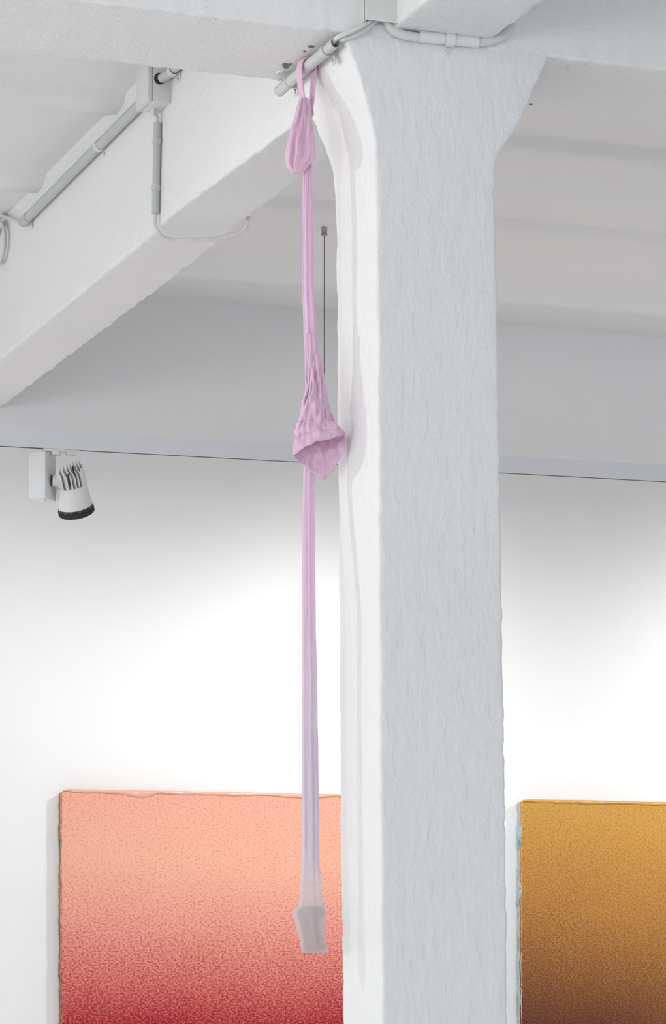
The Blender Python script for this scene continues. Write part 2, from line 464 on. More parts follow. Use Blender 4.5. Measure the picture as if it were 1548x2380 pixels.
c3 = yarc([(901, 20), (901, 48), (912, 68), (935, 80), (965, 86), (1000, 88), (1045, 92), (1090, 96), (1125, 97), (1150, 92), (1170, 82), (1180, 70), (1186, 58)],
          [yc + 0.004, yc + 0.002, yc] + [yc] * 6 + [yc, yc + 0.004, yc + 0.01, yc + 0.02])
c3.append(Vector((3.36, YC + 0.0, EYE + 2.73)))
tag(tube('cable', c3, 0.0138, M['cable'], smooth_path=8, n=20), 'thick white cable curving across the top of the column front', 'cable')
sl = empty('cable_sleeve', PY(1040, 92, yc)); tag(sl, 'white painted sleeve pipe clamped to the top of the column front', 'pipe')
a = PY(973, 85, yc - 0.001); b = PY(1110, 98, yc - 0.001)
hollow('sleeve_pipe', a, b, 0.0168, 0.002, M['painted'], sl)
mid = a + (b - a) * 0.51
clamp(sl, mid, 0.0212, 0.028, M['painted'], (-0.06, 0, -1), (0, 1, 0), screw_mat='painted', axis=(b - a), tab=0.034)

# ------------------------------------------------------------------ installations on the lengthwise beam
BX = 3.035
jb = empty('junction_box', (2.99, 10.06, EYE + 3.09)); tag(jb, 'white square junction box on the lengthwise beam', 'junction box')
bz = EYE + 3.085
bm = bmesh.new(); bm_box(bm, (2.964, 9.985, bz), (BX + 0.001, 10.135, bz + 0.165), 0.002, 2)
link_bm('box_body', bm, M['white_pvc'], jb, True)
bm = bmesh.new(); bm_box(bm, (2.945, 9.984, bz - 0.001), (2.9635, 10.136, bz + 0.166), 0.004, 2)
link_bm('box_lid', bm, M['white_pvc'], jb, True)
tube('grommet', [(2.99, 9.99, bz + 0.083), (2.99, 9.982, bz + 0.083)], 0.021, M['dark'], jb, 20)
tube('cable_gland', [(2.998, 10.085, bz + 0.002), (2.998, 10.085, bz - 0.004)], 0.012, M['white_pvc'], jb, 18)

CX, CH = 3.012, 3.165
cz = EYE + CH
def zc_at(y): return EYE + 3.168 - (y - 10.3) * 0.006
lc = empty('surface_conduit', (CX, 11.0, cz)); tag(lc, 'long grey conduit pipe running along the beam below the ceiling', 'pipe')
hollow('pipe', (CX, 10.136, zc_at(10.14)), (CX, 12.11, zc_at(12.11)), 0.0205, 0.002, M['pvc_dull'], lc)
def cl2(parent, y, mat='pvc_dull'):
    clamp(parent, (CX, y, zc_at(y)), 0.0232, 0.030, M[mat], (0.1, 0, -1), (1, 0, 0), tab=0.024)
cl2(lc, 10.885, 'white_pvc'); cl2(lc, 12.05)
tube('end_cap', [(CX, 12.065, zc_at(12.06)), (CX, 12.135, zc_at(12.13)), (CX, 12.142, zc_at(12.14))], lambda t: 0.0222 if t < 0.9 else 0.019, M['pvc_dull'], lc, 24)
st = empty('conduit_stub', (2.99, 9.9, bz + 0.083)); tag(st, 'short grey conduit stub entering the junction box under the beam edge', 'pipe')
zst = bz + 0.083
tube('pipe', [(2.995, 9.978, zst), (3.008, 9.94, zst + 0.004), (CX, 9.90, zst + 0.006), (CX, 8.22, zst + 0.01)], 0.0165, M['pvc'], st, 22)
clamp(st, (CX, 9.885, zst + 0.006), 0.0215, 0.034, M['white_pvc'], (0.1, 0, -1), (1, 0, 0), tab=0.024)

vc = empty('riser_conduit', (3.019, 10.125, EYE + 2.70)); tag(vc, 'short vertical grey conduit below the junction box', 'pipe')
vt = PX(366, 285, 3.019); vb = PX(361.5, 497, 3.019)
hollow('pipe', vb, vt, 0.0142, 0.002, M['pvc_dull'], vc)
for v_ in (329, 437):
    t = (v_ - 497) / (285 - 497); p = vb + (vt - vb) * t
    ax = (vt - vb).normalized()
    k = hollow('clip', p - ax * 0.0105, p + ax * 0.0105, 0.0172, 0.003, M['pvc'], vc)
    obox('clip_foot', p + Vector((0.008, 0.014, 0)), (Vector((1, 0, 0)), Vector((0, 1, 0)), ax), (0.007, 0.008, 0.010), M['pvc_dull'], vc, 0.001)
cab = [Vector((2.998, 10.085, bz + 0.01)), Vector((2.998, 10.088, bz - 0.012)), vt + Vector((-0.002, 0, 0.02)), vt + Vector((0, 0, -0.03)), (vt + vb) / 2, vb + Vector((0, 0, 0.03)), vb,
       vb + Vector((-0.003, 0, -0.035)), PX(366, 535, 3.024), PX(378, 551, 3.045), PX(402, 557, 3.085), PX(450, 557, 3.155), PX(500, 555, 3.232), PX(540, 548, 3.292), PX(562, 538, 3.325), PX(573, 524, 3.338), PX(577, 505, 3.338), PX(578, 480, 3.338)]
tag(tube('cable', cab, 0.0072, M['cable_warm'], smooth_path=6), 'white cable passing from the vertical conduit down and under the beam', 'cable')

# coil of cable by the far conduit end
coil = []
cy0, cz0 = 12.585, EYE + 3.168
for i in range(120):
    t = i / 119 * 2.6; ang = math.radians(130) - t * 2 * math.pi
    r = 0.078 + 0.018 * (t / 2.6)
    coil.append(Vector((3.018 - 0.0065 * (t / 1.3), cy0 - r * 1.25 * math.cos(ang), cz0 + r * math.sin(ang))))
lead = [Vector((CX - 0.003, 12.09, zc_at(12.1))), Vector((CX - 0.003, 12.16, zc_at(12.1) + 0.002)), PX(28, 510, 3.012), PX(2, 500, 3.014), PX(-12, 499, 3.016)]
tag(tube('cable_coil', catmull(lead + coil[:3], 6) + coil[3:], 0.0072, M['cable_warm']), 'coil of cream cable hanging beside the far end of the long conduit', 'cable')

# ------------------------------------------------------------------ suspended light track with wire
TY = 12.235
def ty(x): return TY + (4.451 - x) * 0.045
def bar_x(name, x0, x1, y0, y1, z0, z1, mat, parent):
    bm = bmesh.new(); bm_box(bm, (0, 0, 0), (1, 1, 1))
    for v in bm.verts:
        X = x0 + (x1 - x0) * v.co.x
        v.co = Vector((X, ty(X) + y0 + (y1 - y0) * v.co.y, z0 + (z1 - z0) * v.co.z))
    return link_bm(name, bm, mat, parent)
tb = EYE + PD(752, 1078.5, 13.03).z - EYE
tr = empty('light_track', (4.4, TY, tb)); tag(tr, 'long white light track hung on wire in front of the painting wall', 'light track')
TX0, TX1 = XL + 0.5, XR - 0.5
th = 0.078
bar_x('track_profile', TX0, TX1, -0.018, 0.018, tb + 0.004, tb + th, M['track'], tr)
bar_x('track_rail', TX0, TX1, -0.018, -0.0135, tb, tb + 0.004, M['track'], tr)
bar_x('track_rail', TX0, TX1, 0.0135, 0.018, tb, tb + 0.004, M['lamp_white'], tr)
bar_x('track_slot', TX0, TX1, -0.0135, 0.0135, tb + 0.0005, tb + 0.0045, M['dark'], tr)

wx, wy = 4.451, TY
swp = empty('suspension_wire', (wx, wy, tb + th)); tag(swp, 'thin steel suspension wire with a ceiling cup, holding up the light track', 'wire')
ctop = EYE + 3.290
tube('wire', [(wx, wy, tb + th - 0.004), (wx, wy, ctop - 0.03)], 0.0024, M['wire'], swp, 8)
tube('ceiling_cup', [(wx, wy, ctop + 0.01), (wx, wy, ctop - 0.034), (wx, wy, ctop - 0.036)], lambda t: 0.0135, M['steel'], swp, 20)
tube('cup_lip', [(wx, wy, ctop - 0.036), (wx, wy, ctop - 0.039), (wx, wy, ctop - 0.044)], lambda t: 0.0105 if t < 0.3 else 0.0145, M['steel'], swp, 20)
tube('ceiling_plate', [(wx, wy, ctop + 0.004), (wx, wy, ctop - 0.0005)], 0.021, M['ceiling'], swp, 20)

# ------------------------------------------------------------------ track spotlight
def spot_light(root, loc, direction, power, size_deg, blend, radius, color=(1, 0.985, 0.96)):
    d = bpy.data.lights.new('spot_beam', 'SPOT'); d.energy = power; d.spot_size = math.radians(size_deg); d.spot_blend = blend
    d.shadow_soft_size = radius; d.color = color
    o = bpy.data.objects.new('spot_beam', d); COL.objects.link(o); o.location = loc
    o.rotation_euler = Vector(direction).to_track_quat('-Z', 'Y').to_euler()
    return o
sx0 = PY(140, 1050, 12.30).x
SP = Vector((sx0, ty(sx0), tb))
SD = (SP - EYEV).dot(F)
def sp(u, v, ds=0.0): return PD(u, v, SD + ds)
spot = empty('track_spotlight', SP)
tag(spot, 'white finned track spotlight hanging above the left end of the peach and red painting', 'spotlight', 'track spotlights')
xd = Vector((1, -0.045, 0)).normalized(); ydn = Vector((0.045, 1, 0)).normalized()
# adaptor: boat shaped plate under the track
ac = sp(141, 1050); ac.z = tb - 0.006; ac.y = ty(ac.x)
obox('track_adaptor', ac, (xd, ydn, Zv), (0.082, 0.017, 0.0065), M['lamp_adaptor'], spot, 0.004)
obox('adaptor_latch', ac + xd * 0.048 + Vector((0, 0, -0.011)), (xd, ydn, Zv), (0.026, 0.015, 0.007), M['lamp_adaptor'], spot, 0.004)
tube('adaptor_hub', [ac + xd * -0.022 + Vector((0, 0, -0.004)), ac + xd * -0.022 + Vector((0, 0, -0.020))], 0.024, M['lamp_adaptor'], spot, 24)
# driver box, turned about the vertical
bxd = (R * 0.951 - F * 0.309).normalized(); byd = (R * 0.309 + F * 0.951).normalized()
near = sp(105, 1100, -0.06)
wX, wY = 0.078, 0.118
ztop = tb - 0.018; zbot = sp(105, 1157, -0.06).z
bc = near - bxd * wX / 2 + byd * wY / 2; bc.z = (ztop + zbot) / 2
obox('driver_box', bc, (bxd, byd, Zv), (wX / 2, wY / 2, (ztop - zbot) / 2), M['lamp_white'], spot, 0.002)
kb = bc - bxd * -0.018 - byd * 0.025; kb.z = zbot
tube('lock_knob', [kb + Vector((0, 0, 0.002)), kb - Vector((0, 0, 0.012))], 0.0115, M['lamp_white'], spot, 18)
# head
top = sp(156, 1079, -0.03); ax = (-Zv * math.cos(math.radians(30)) + F * math.sin(math.radians(30)) + R * 0.14).normalized()
e1 = (R - ax * R.dot(ax)).normalized(); e2 = ax.cross(e1).normalized()
if e2.dot(F) > 0: e2 = -e2                      # e2 faces the viewer's side
HL = 0.197
def lathe(name, prof_, mat, n=48, parent=spot):
    rings = [[top + ax * t + (e1 * math.cos(2 * math.pi * k / n) + e2 * math.sin(2 * math.pi * k / n)) * r for k in range(n)] for t, r in prof_]
    return sharp(loft(name, rings, mat, parent, caps=(True, True)), 30)
lathe('head_body', [(HL * 0.50, 0.066), (HL * 0.50, 0.0695), (HL * 0.52, 0.070), (HL * 0.97, 0.0775), (HL, 0.0775), (HL, 0.07)], M['lamp_white'])
lathe('heat_core', [(HL * 0.2, 0.006), (HL * 0.2, 0.020), (HL * 0.5, 0.022)], M['lamp_white'])
ring = lathe('focus_ring', [(HL - 0.002, 0.072), (HL, 0.0785), (HL + 0.012, 0.0785), (HL + 0.0125, 0.080), (HL + 0.034, 0.0805), (HL + 0.037, 0.077), (HL + 0.037, 0.066), (HL + 0.02, 0.062)], M['black'], 72)
bm = bmesh.new()
for k in range(64):
    a_ = 2 * math.pi * k / 64
    d_ = e1 * math.cos(a_) + e2 * math.sin(a_); tdir = ax.cross(d_)
    c_ = top + ax * (HL + 0.0235) + d_ * 0.0806
    v = [bm.verts.new(c_ + ax * s1 * 0.0095 + tdir * s2 * 0.0018 + d_ * s3) for s3 in (-0.001, 0.0011) for s1, s2 in ((-1, -1), (1, -1), (1, 1), (-1, 1))]
    for q in ((4, 5, 6, 7), (0, 1, 5, 4), (1, 2, 6, 5), (2, 3, 7, 6), (3, 0, 4, 7)): bm.faces.new([v[i] for i in q])
rg = link_bm('grip_ridges', bm, M['black']); rg.parent = ring; rg['kind'] = 'stuff'
lathe('lens', [(HL + 0.019, 0.0), (HL + 0.019, 0.062), (HL + 0.021, 0.062)], M['glass'])
# cooling fins: parallel plates inside the outline of the upper half
rot = math.radians(-34)
nrm = e1 * math.cos(rot) + e2 * math.sin(rot); chord = -e1 * math.sin(rot) + e2 * math.cos(rot)
for i in range(8):
    c_ = -0.059 + i * 0.0168
    rr = 0.0685; hc = math.sqrt(max(1e-5, rr * rr - c_ * c_))
    th2 = 0.0024
    base = HL * 0.53
    tf = 0.012 + 0.006 * math.sin(i * 1.3); tbk = -0.018
    out = [(-hc, base), (hc, base), (hc, 0.040), (hc * 0.62, 0.022), (hc * 0.22, -0.014), (hc * 0.10, 0.022), (-hc, 0.045)]
    vs_ = [top + nrm * (c_ + s_ * th2) + chord * q + ax * t for s_ in (-1, 1) for q, t in out]
    n = len(out); fs = [tuple(range(n))[::-1], tuple(range(n, 2 * n))] + [(k, (k + 1) % n, n + (k + 1) % n, n + k) for k in range(n)]
    link('cooling_fin', vs_, fs, M['lamp_white'], spot, smooth=False)
shell = []
for a_ in range(-58, 37, 5):
    d_ = e1 * math.cos(math.radians(a_)) + e2 * math.sin(math.radians(a_))
    t0 = 0.012 + 0.010 * abs(a_ + 10) / 48
    shell.append([top + ax * t0 + d_ * 0.0655, top + ax * t0 + d_ * 0.0685, top + ax * HL * 0.53 + d_ * 0.0700, top + ax * HL * 0.53 + d_ * 0.0655])
loft('head_shell', shell, M['lamp_white'], spot, caps=(True, True), smooth=False)
for c_, t0 in ((-0.030, 0.03), (-0.0005, 0.0)):
    p = top + nrm * c_ + chord * 0.052
    tube('retaining_pin', [p + ax * (t0 - 0.004), p + ax * (t0 + 0.05)], 0.0035, M['black'], spot, 10)
# pivot between box and head
pv = sp(121, 1117, 0.0); pe = top + ax * (HL * 0.42)
tube('pivot', [pv, pv + (pe - pv) * 0.7], 0.025, M['lamp_white'], spot, 20)
tube('pivot_gap', [pv - (pe - pv) * 0.02, pv + (pe - pv) * 0.02], 0.0255, M['black'], spot, 20)
# printed scale on the focus ring
def ring_text(body, ang, size):
    cu = bpy.data.curves.new('t', 'FONT'); cu.body = body; cu.size = size; cu.align_x = 'CENTER'; cu.align_y = 'CENTER'
    t = bpy.data.objects.new('t', cu); COL.objects.link(t); bpy.context.view_layer.update()
    me = bpy.data.meshes.new_from_object(t.evaluated_get(bpy.context.evaluated_depsgraph_get()))
    bpy.data.objects.remove(t)
    a_ = math.radians(ang)
    for v in me.vertices:
        q = a_ - v.co.x / 0.079
        d_ = e1 * math.cos(q) + e2 * math.sin(q)
        v.co = top + ax * (HL + 0.006 - v.co.y) + d_ * 0.0792
    me.name = 'ring_scale'
    o = bpy.data.objects.new('ring_scale', me); COL.objects.link(o); me.materials.append(M['ring_print']); o.parent = ring
for body, ang in (('30', 28), ('|', 48), ('20', 72), ('|', 100), ('10', 122), ('|', 150)):
    ring_text(body, ang, 0.0105)

LENS = top + ax * (HL + 0.055) - SP              # just outside the lens, seen from the mount
def wall_beam(x, yz, power):
    p = Vector((x, ty(x), tb)) + LENS
    return spot_light(None, p, (Vector((x + 0.1, YB, 1.55)) - p), power, 150, 1.0, 0.07)
for i, x in enumerate([-2.2, 0.3, sx0, 4.98, 7.7, 10.2]):
    if abs(x - sx0) > 0.01:
        c = copy_tree(spot); c.location = (x, ty(x), tb)
        c['label'] = 'white track spotlight hidden behind the column' if abs(x - 4.98) < 0.1 else 'white finned spotlight elsewhere along the long light track'
    wall_beam(x, 0, P_WALL * (1.05 if x < 1 else 0.48 if x < 4 else 1.45 if x < 6 else 1.9))

# second, shorter track to the left with the spot that lights the hanging tights
t2y, t2z = 10.34, EYE + 2.62
tr2 = empty('light_track', (-0.4, t2y, t2z)); tag(tr2, 'short white light track under the ceiling left of the column', 'light track')
box('track_profile', (-2.4, t2y - 0.018, t2z + 0.003), (0.6, t2y + 0.018, t2z + 0.04), M['track'], tr2)
for xx in (-2.0, 0.2): box('hanger', (xx - 0.01, t2y - 0.01, t2z + 0.04), (xx + 0.01, t2y + 0.01, ZC + 0.0), M['track'], tr2)
c = copy_tree(spot); c.location = (-0.45, t2y, t2z); c.rotation_euler = (0, 0, math.radians(-95))
c['label'] = 'white track spotlight aimed at the hanging tights'
ap = Vector((-0.45, t2y, t2z)) + Matrix.Rotation(math.radians(-95), 3, 'Z') @ LENS
spot_light(None, ap, Vector((2.9, 7.9, 2.55)) - ap, P_ART, 84, 1.0, 0.03)
c = copy_tree(spot); c.location = (-1.75, t2y, t2z); c.rotation_euler = (0, 0, math.radians(-60))  # added spotlight housing for the floor-bounce fill
c['label'] = 'unseen white spotlight added on the short track for floor bounce fill'
ap = Vector((-1.75, t2y, t2z)) + Matrix.Rotation(math.radians(-60), 3, 'Z') @ LENS
spot_light(None, ap, Vector((0.9, 11.4, 0.0)) - ap, 190.0, 75, 1.0, 0.05)  # added fill: bounce off the floor brightens ceiling and beam soffit

# ------------------------------------------------------------------ paintings
def painting_mat(name, stops, rough=0.85):
    m, nt, b = mat_base(name)
    b.inputs['Roughness'].default_value = rough; b.inputs['Specular IOR Level'].default_value = 0.15
    tc = nd(nt, 'ShaderNodeTexCoord'); sx = nd(nt, 'ShaderNodeSeparateXYZ'); nt.links.new(tc.outputs['Object'], sx.inputs[0])
    wob = nd(nt, 'ShaderNodeTexNoise'); wob.inputs['Scale'].default_value = 2.2; wob.inputs['Detail'].default_value = 3
    nt.links.new(tc.outputs['Object'], wob.inputs['Vector'])
    mr = nd(nt, 'ShaderNodeMath', operation='MULTIPLY_ADD'); mr.inputs[1].default_value = -1 / 1.6
    nt.links.new(sx.outputs['Z'], mr.inputs[0])
    ws = nd(nt, 'ShaderNodeMath', operation='MULTIPLY_ADD'); ws.inputs[1].default_value = 0.10; ws.inputs[2].default_value = -0.05
    nt.links.new(wob.outputs['Fac'], ws.inputs[0])
    sl_ = nd(nt, 'ShaderNodeMath', operation='MULTIPLY_ADD'); sl_.inputs[1].default_value = stops['slant']
    nt.links.new(sx.outputs['X'], sl_.inputs[0]); nt.links.new(ws.outputs[0], sl_.inputs[2]); nt.links.new(sl_.outputs[0], mr.inputs[2])
    def ramp(key):
        r = nd(nt, 'ShaderNodeValToRGB'); e = r.color_ramp.elements
        L = stops[key]
        while len(e) < len(L): e.new(0.5)
        for el, (p, c) in zip(e, L): el.position = p; el.color = c if len(c) == 4 else (*c, 1)
        nt.links.new(mr.outputs[0], r.inputs['Fac']); return r
    base, speck, amt = ramp('base'), ramp('speck'), ramp('amount')
    mp = nd(nt, 'ShaderNodeMapping'); mp.inputs['Scale'].default_value = (0.75, 1, 1.25); nt.links.new(tc.outputs['Object'], mp.inputs['Vector'])
    n1 = nd(nt, 'ShaderNodeTexNoise'); n1.inputs['Scale'].default_value = stops.get('scale', 105); n1.inputs['Detail'].default_value = 3; n1.inputs['Roughness'].default_value = 0.75
    nt.links.new(mp.outputs['Vector'], n1.inputs['Vector'])
    # speckle mask = smoothstep(noise + amount)
    ad = nd(nt, 'ShaderNodeMath', operation='ADD'); nt.links.new(n1.outputs['Fac'], ad.inputs[0]); nt.links.new(amt.outputs['Color'], ad.inputs[1])
    ms = nd(nt, 'ShaderNodeMapRange'); ms.inputs['From Min'].default_value = 0.88; ms.inputs['From Max'].default_value = 1.06
    nt.links.new(ad.outputs[0], ms.inputs['Value'])
    mx = nd(nt, 'ShaderNodeMix', data_type='RGBA'); nt.links.new(ms.outputs[0], mx.inputs['Factor'])
    nt.links.new(base.outputs['Color'], mx.inputs['A']); nt.links.new(speck.outputs['Color'], mx.inputs['B'])
    nt.links.new(mx.outputs['Result'], b.inputs['Base Color'])
    bp = nd(nt, 'ShaderNodeBump'); bp.inputs['Strength'].default_value = 0.5; bp.inputs['Distance'].default_value = 0.004
    nt.links.new(n1.outputs['Fac'], bp.inputs['Height']); nt.links.new(bp.outputs['Normal'], b.inputs['Normal'])
    return m
KP = 0.86
KG = 0.76
pink = dict(slant=-0.012, base=[(0.0, rgb(252, 184, 160, KP)), (0.22, rgb(255, 192, 164, KP)), (0.42, rgb(253, 176, 158, KP)), (0.58, rgb(246, 152, 138, KP)), (0.74, rgb(236, 104, 104, KP)), (1.0, rgb(150, 40, 50, KP))],
            speck=[(0.0, rgb(226, 140, 128, KP)), (0.25, rgb(230, 138, 122, KP)), (0.45, rgb(206, 92, 92, KP)), (0.74, rgb(156, 30, 46, KP)), (1.0, rgb(90, 10, 25, KP))],
            amount=[(0.0, (0.385,) * 3), (0.2, (0.37,) * 3), (0.42, (0.415,) * 3), (0.6, (0.47,) * 3), (0.75, (0.53,) * 3), (1.0, (0.6,) * 3)])
gold = dict(slant=-0.10, base=[(0.0, rgb(232, 178, 92, KG)), (0.2, rgb(222, 164, 84, KG)), (0.45, rgb(206, 146, 82, KG)), (0.6, rgb(178, 120, 74, KG)), (0.74, rgb(140, 88, 66, KG)), (1.0, rgb(80, 45, 45, KG))],
            speck=[(0.0, rgb(186, 126, 60, KG)), (0.25, rgb(172, 112, 58, KG)), (0.5, rgb(140, 88, 52, KG)), (0.74, rgb(96, 54, 46, KG)), (1.0, rgb(50, 25, 30, KG))],
            amount=[(0.0, (0.40,) * 3), (0.3, (0.44,) * 3), (0.6, (0.50,) * 3), (1.0, (0.56,) * 3)], scale=125)
M['pink_paint'] = painting_mat('pink_speckled_paint', pink); M['gold_paint'] = painting_mat('ochre_speckled_paint', gold)
def crust_mat(name, cols):
    m, nt, b = mat_base(name); b.inputs['Roughness'].default_value = 0.8
    tc = nd(nt, 'ShaderNodeTexCoord'); n = nd(nt, 'ShaderNodeTexNoise'); n.inputs['Scale'].default_value = 14; n.inputs['Detail'].default_value = 6
    nt.links.new(tc.outputs['Object'], n.inputs['Vector'])
    r = nd(nt, 'ShaderNodeValToRGB'); e = r.color_ramp.elements
    while len(e) < len(cols): e.new(0.5)
    for el, (p, c) in zip(e, cols): el.position = p; el.color = c
    nt.links.new(n.outputs['Fac'], r.inputs['Fac']); nt.links.new(r.outputs['Color'], b.inputs['Base Color'])
    n2 = nd(nt, 'ShaderNodeTexNoise'); n2.inputs['Scale'].default_value = 120; nt.links.new(tc.outputs['Object'], n2.inputs['Vector'])
    bp = nd(nt, 'ShaderNodeBump'); bp.inputs['Strength'].default_value = 0.8; bp.inputs['Distance'].default_value = 0.006
    nt.links.new(n2.outputs['Fac'], bp.inputs['Height']); nt.links.new(bp.outputs['Normal'], b.inputs['Normal'])
    return m
M['pink_crust'] = crust_mat('brown_green_crust', [(0.25, rgb(70, 92, 74)), (0.42, rgb(128, 104, 84)), (0.52, rgb(176, 122, 84)), (0.62, rgb(110, 96, 84)), (0.75, rgb(198, 138, 96))])
M['gold_crust'] = crust_mat('blue_grey_crust', [(0.25, rgb(78, 130, 138)), (0.42, rgb(160, 182, 186)), (0.55, rgb(180, 192, 196)), (0.68, rgb(132, 160, 164)), (0.8, rgb(170, 124, 66))])
def lip_mat(name, c1_, c2_):
    m = simple(name, c1_, 0.28, bump=0.3, bscale=60); return m
M['pink_lip'] = lip_mat('glossy_peach_paint', rgb(252, 190, 164, 0.82), None)
M['gold_lip'] = lip_mat('glossy_ochre_paint', rgb(226, 168, 80, 0.82), None)

def painting(kind, left_u, top_v, right_u, thick, label, paint, crust, lip, seed, blob):
    yf = YB - thick
    pl = PY(left_u, 1900, yf); tz_ = PY(left_u, top_v, yf).z; xr = PY(right_u, 1900, yf).x
    wd, ht = xr - pl.x, 1.62
    root = empty('painting', (pl.x, yf, tz_ - ht)); tag(root, label, 'painting', 'abstract paintings on the white wall')
    def rel(p): return p
    rnd = random.Random(seed)
    # front panel: rounded top corner, uneven left edge
    def left(z):                      # irregular left edge
        t = tz_ - z
        e = 0.006 * noise.noise(Vector((seed, 0, z * 9))) + 0.004 * noise.noise(Vector((seed, 5, z * 40)))
        if t < 0.03: e += 0.03 - math.sqrt(max(0, 0.03 ** 2 - (0.03 - t) ** 2))
        return pl.x + e
    nzs, nxs = 150, 60; vs_, fs = [], []
    zs = [tz_ - ht * ((i / nzs) ** 1.25) for i in range(nzs + 1)]
    for layer in (0, 1):
        for z in zs:
            x0 = left(z)
            for k in range(nxs + 1):
                f = k / nxs; f = f ** 1.5
                x = x0 + (xr - x0) * f
                ed = min(1, min((x - x0) / 0.02, (xr - x) / 0.02)); ed = 1 - (1 - max(0, ed)) ** 2
                y = yf + 0.010 * (1 - ed) + 0.0015 * noise.noise(Vector((x * 6, z * 6, seed))) if layer == 0 else yf + 0.020
                vs_.append((x - pl.x, y - yf, z - tz_))
    w_ = nxs + 1; L = w_ * (nzs + 1)
    for i in range(nzs):
        for k in range(nxs):
            a_ = i * w_ + k; fs.append((a_, a_ + 1, a_ + 1 + w_, a_ + w_)[::-1]); fs.append((a_ + L, a_ + 1 + L, a_ + 1 + w_ + L, a_ + w_ + L))
    per = [k for k in range(w_)] + [i * w_ + nxs for i in range(1, nzs + 1)] + [nzs * w_ + k for k in range(nxs - 1, -1, -1)] + [i * w_ for i in range(nzs - 1, 0, -1)]
    for q, r_ in zip(per, per[1:] + per[:1]): fs.append((q, r_, r_ + L, q + L))
    o = link('paint_panel', vs_, fs, paint); o.location = (pl.x, yf, tz_); o.parent = root
    o.matrix_parent_inverse = Matrix.Translation(root.location).inverted(); sharp(o, 40)
    # support behind
    box('support', (pl.x + 0.012, yf + 0.018, tz_ - ht + 0.01), (xr - 0.01, YB - 0.001, tz_ - 0.022), crust, root, 0.004)
    # crusted paint edge down the left side
    rings = []; n = 14
    for i in range(261):
        z = tz_ - 0.012 - (ht - 0.03) * i / 260; x0 = left(z)
        g = sm(i / 14)
        a1 = -0.001 + 0.0065 * (0.5 + noise.noise(Vector((seed * 3, 1, z * 7)))) + 0.0045 * abs(noise.noise(Vector((seed, 2, z * 33))))
        a1 *= g
        ring = []
        for k in range(n):
            q = math.pi * 2 * k / n
            lx = -a1 * max(0, math.cos(q)) * (1 + 0.5 * noise.noise(Vector((z * 60, q * 2, seed)))) + 0.010 * max(0, -math.cos(q))
            ly = thick * 0.42 * math.sin(q) + thick * 0.50
            ring.append(Vector((x0 + 0.003 + lx, yf + max(0.004, ly), z)))
        rings.append(ring)
    loft('crusted_edge', rings, crust, root, caps=(True, True))
    # thick lip of smooth paint along the top edge
    rings = []; m_ = 200
    for i in range(m_ + 1):
        f = (i / m_) ** 1.3; x = pl.x + 0.012 + (xr - pl.x - 0.02) * f
        up_ = 0.008 + 0.004 * noise.noise(Vector((x * 3, seed, 0))) ; up_ *= sm(i / 8)
        dn = 0.013 + 0.008 * noise.noise(Vector((x * 5, seed, 4))) + 0.003 * noise.noise(Vector((x * 26, seed, 1)))
        for bx, bw, bd in blob:
            dn += bd * math.exp(-((x - bx) / bw) ** 2) if x < bx else bd * math.exp(-((x - bx) / (bw * 0.35)) ** 2)
        dn *= 0.3 + 0.7 * sm(i / 20)
        ring = []
        for k in range(12):
            q = 2 * math.pi * k / 12
            zc_ = (up_ - dn) / 2; hz = (up_ + dn) / 2
            ring.append(Vector((x, yf + 0.006 - 0.014 * math.cos(q) * (1 + 0.4 * noise.noise(Vector((x * 18, q, seed)))), tz_ - 0.006 + zc_ + hz * math.sin(q))))
        rings.append(ring)
    loft('paint_lip', rings, lip, root, caps=(True, True))
    return root
bx = PY(338, 1850, YB - 0.07).x
painting('pink', 143, 1834, 1010, 0.07, 'large speckled abstract painting fading from peach to deep red', M['pink_paint'], M['pink_crust'], M['pink_lip'], 3, [(bx, 0.12, 0.022), (bx + 0.9, 0.2, 0.006)])
painting('gold', 1212, 1858, 2090, 0.07, 'large speckled abstract painting fading from ochre to brown', M['gold_paint'], M['gold_crust'], M['gold_lip'], 8, [(PY(1300, 1850, YB - 0.07).x, 0.15, 0.004)])

